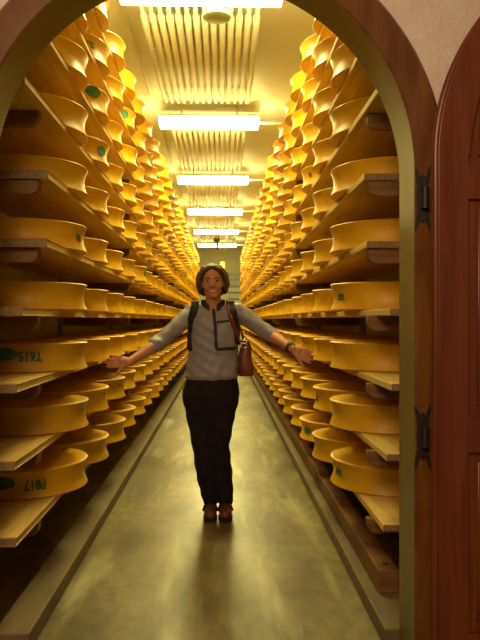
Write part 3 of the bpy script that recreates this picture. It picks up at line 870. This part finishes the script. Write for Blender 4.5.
# rucksack worn on the back, its straps over both shoulders
pack = empty('rucksack', (PX, PY + .125, .96))
tag(pack, 'dark rucksack on the back of the person, straps over both shoulders', 'rucksack')
bm = bmesh.new(); add_box(bm, (-.125, .005, 0), (.125, .135, .36), .05, 4); from_bm('pack_body', bm, M['strap'], pack, smooth=True, angle=50)
bm = bmesh.new(); add_box(bm, (-.085, .130, .04), (.085, .165, .20), .015, 3); from_bm('pocket', bm, M['strap'], pack, smooth=True, angle=50)
def pack_strap(pts, width):
    o = ribbon('strap', pts, width, M['strap'], pack, .006); o.matrix_parent_inverse = Matrix.Translation((-pack.location.x + PX, -pack.location.y + PY, -pack.location.z))
    # carry on over the shoulder to the pack
    x, z = pts[0]; c, nn = on_front(x, z); b2 = bmesh.new(); b2.from_mesh(o.data)
    s0 = []
    hit = bv.ray_cast(Vector((x - PX, .0, 1.7)), Vector((0, 0, -1)))
    top = hit[0] if hit[0] else Vector((c.x, 0, z + .03))
    add_pts = [c + Vector((0, -.002, .0)), Vector((c.x, (c.y + top.y) / 2 - .012, (c.z + top.z) / 2 + .016)), top + Vector((0, .0, .006)), Vector((c.x, .075, top.z - .012)), Vector((c.x * .9, .128, top.z - .09))]
    prev = None
    for p in add_pts:
        w2 = width / 2; ring = [b2.verts.new(p + Vector((-w2, 0, -.004))), b2.verts.new(p + Vector((w2, 0, -.004))), b2.verts.new(p + Vector((w2, -.003, .006))), b2.verts.new(p + Vector((-w2, -.003, .006)))]
        if prev:
            for k in range(4): b2.faces.new((prev[k], prev[(k + 1) % 4], ring[(k + 1) % 4], ring[k]))
        else: b2.faces.new(ring)
        prev = ring
    b2.faces.new(prev[::-1]); bmesh.ops.recalc_face_normals(b2, faces=b2.faces); b2.to_mesh(o.data); b2.free()
pack_strap([(wx(195), wz(307)), (wx(191.5), wz(318)), (wx(189.5), wz(335)), (wx(190), wz(350))], .050)
pack_strap([(wx(231), wz(306)), (wx(235), wz(318)), (wx(236.5), wz(330)), (wx(237), wz(344))], .044)

# shoulder bag
bagp = empty('handbag', (.152, 4.235, .905))
tag(bagp, 'red-brown leather shoulder bag hanging at the hip of the person', 'handbag')
bm = bmesh.new(); rr = []
for z, hx, hy in ((0, .046, .115), (.006, .050, .122), (.05, .050, .125), (.12, .044, .120), (.18, .034, .112), (.225, .020, .100)):
    ring = []
    for k in range(32):
        t = 2 * PI * k / 32; c, s_ = math.cos(t), math.sin(t)
        ring.append(bm.verts.new((hx * math.copysign(abs(c) ** .55, c) + .006 * math.sin(z * 40) , hy * math.copysign(abs(s_) ** .5, s_), z)))
    rr.append(ring)
for a, b in zip(rr, rr[1:]):
    for k in range(32): bm.faces.new((a[k], a[(k + 1) % 32], b[(k + 1) % 32], b[k]))
bm.faces.new(rr[0][::-1]); bm.faces.new(rr[-1])
from_bm('bag_body', bm, M['bag'], bagp, smooth=True, angle=50)
o = ribbon('strap', [(wx(227), wz(306)), (wx(230), wz(318)), (wx(235), wz(332)), (wx(238.5), wz(345))], .020, M['bag'], bagp, .013)
o.matrix_parent_inverse = Matrix.Translation((-bagp.location.x + PX, -bagp.location.y + PY, -bagp.location.z))
tp = bv.ray_cast(Vector((wx(227) - PX, .0, 1.7)), Vector((0, 0, -1)))[0] + P(PX, PY, 0) + Vector((PX, PY, 0)) - bagp.location
fr = on_front(wx(227), wz(306))[0] + Vector((PX, PY, 0)) - bagp.location
en = on_front(wx(238), wz(344))[0] + Vector((PX, PY, 0)) - bagp.location
bm = bmesh.new(); add_tube(bm, [fr + Vector((0, -.012, 0)), fr.lerp(tp, .5) + Vector((0, -.008, .022)), tp + Vector((0, 0, .014)), tp + Vector((.0, .06, .0)), Vector((tp.x + .02, tp.y + .115, tp.z - .10)), (-.028, .105, .30), (-.005, .09, .215)], .0085, 8)
from_bm('rear_strap', bm, M['bag'], bagp, smooth=True)
bm = bmesh.new(); add_tube(bm, [en + Vector((.0, -.014, .01)), (-.024, -.10, .225), (-.008, -.092, .205)], .0085, 8); from_bm('front_strap', bm, M['bag'], bagp, smooth=True)
bm = bmesh.new()
for q in range(2):
    pts = [(-.010 + .016 * math.cos(t), -.121 - .004 * q, .222 - q * .026 + .016 * math.sin(t)) for t in [2 * PI * k / 14 for k in range(15)]]
    add_tube(bm, pts, .0035, 6)
o = from_bm('ring', bm, M['chrome'], bagp, smooth=True); o['label'] = 'shiny metal rings'

# ------------------------------------------------------------------ lights and camera
w = bpy.data.worlds.new('world'); bpy.context.scene.world = w; w.use_nodes = True
bg = w.node_tree.nodes['Background']; bg.inputs['Color'].default_value = (1.0, 0.74, 0.50, 1); bg.inputs['Strength'].default_value = .10
ld = bpy.data.lights.new('lobby_lamp', 'AREA'); ld.shape = 'DISK'; ld.size = 1.4; ld.energy = 60; ld.color = (1.0, .67, .39)
lo_ = bpy.data.objects.new('lobby_lamp', ld); C.objects.link(lo_); lo_.location = (-.5, -.4, 2.7)
lo_.rotation_euler = (math.radians(40), 0, math.radians(-15))

cd = bpy.data.cameras.new('camera'); cam = bpy.data.objects.new('camera', cd); C.objects.link(cam)
cd.sensor_fit = 'AUTO'; cd.sensor_width = 36; cd.lens = FPX / 640 * 36; cd.clip_start = .05
cam.location = (0, 0, EYE); cam.rotation_euler = (PI / 2, 0, -math.atan(18 / FPX))
sc = bpy.context.scene; sc.camera = cam
vs = sc.view_settings; vs.view_transform = 'Standard'; vs.look = 'None'; vs.exposure = 0.0; vs.gamma = 1.0; vs.use_curve_mapping = False
try:
    sc.cycles.use_denoising = True; sc.cycles.max_bounces = 10; sc.cycles.diffuse_bounces = 6
except Exception: pass
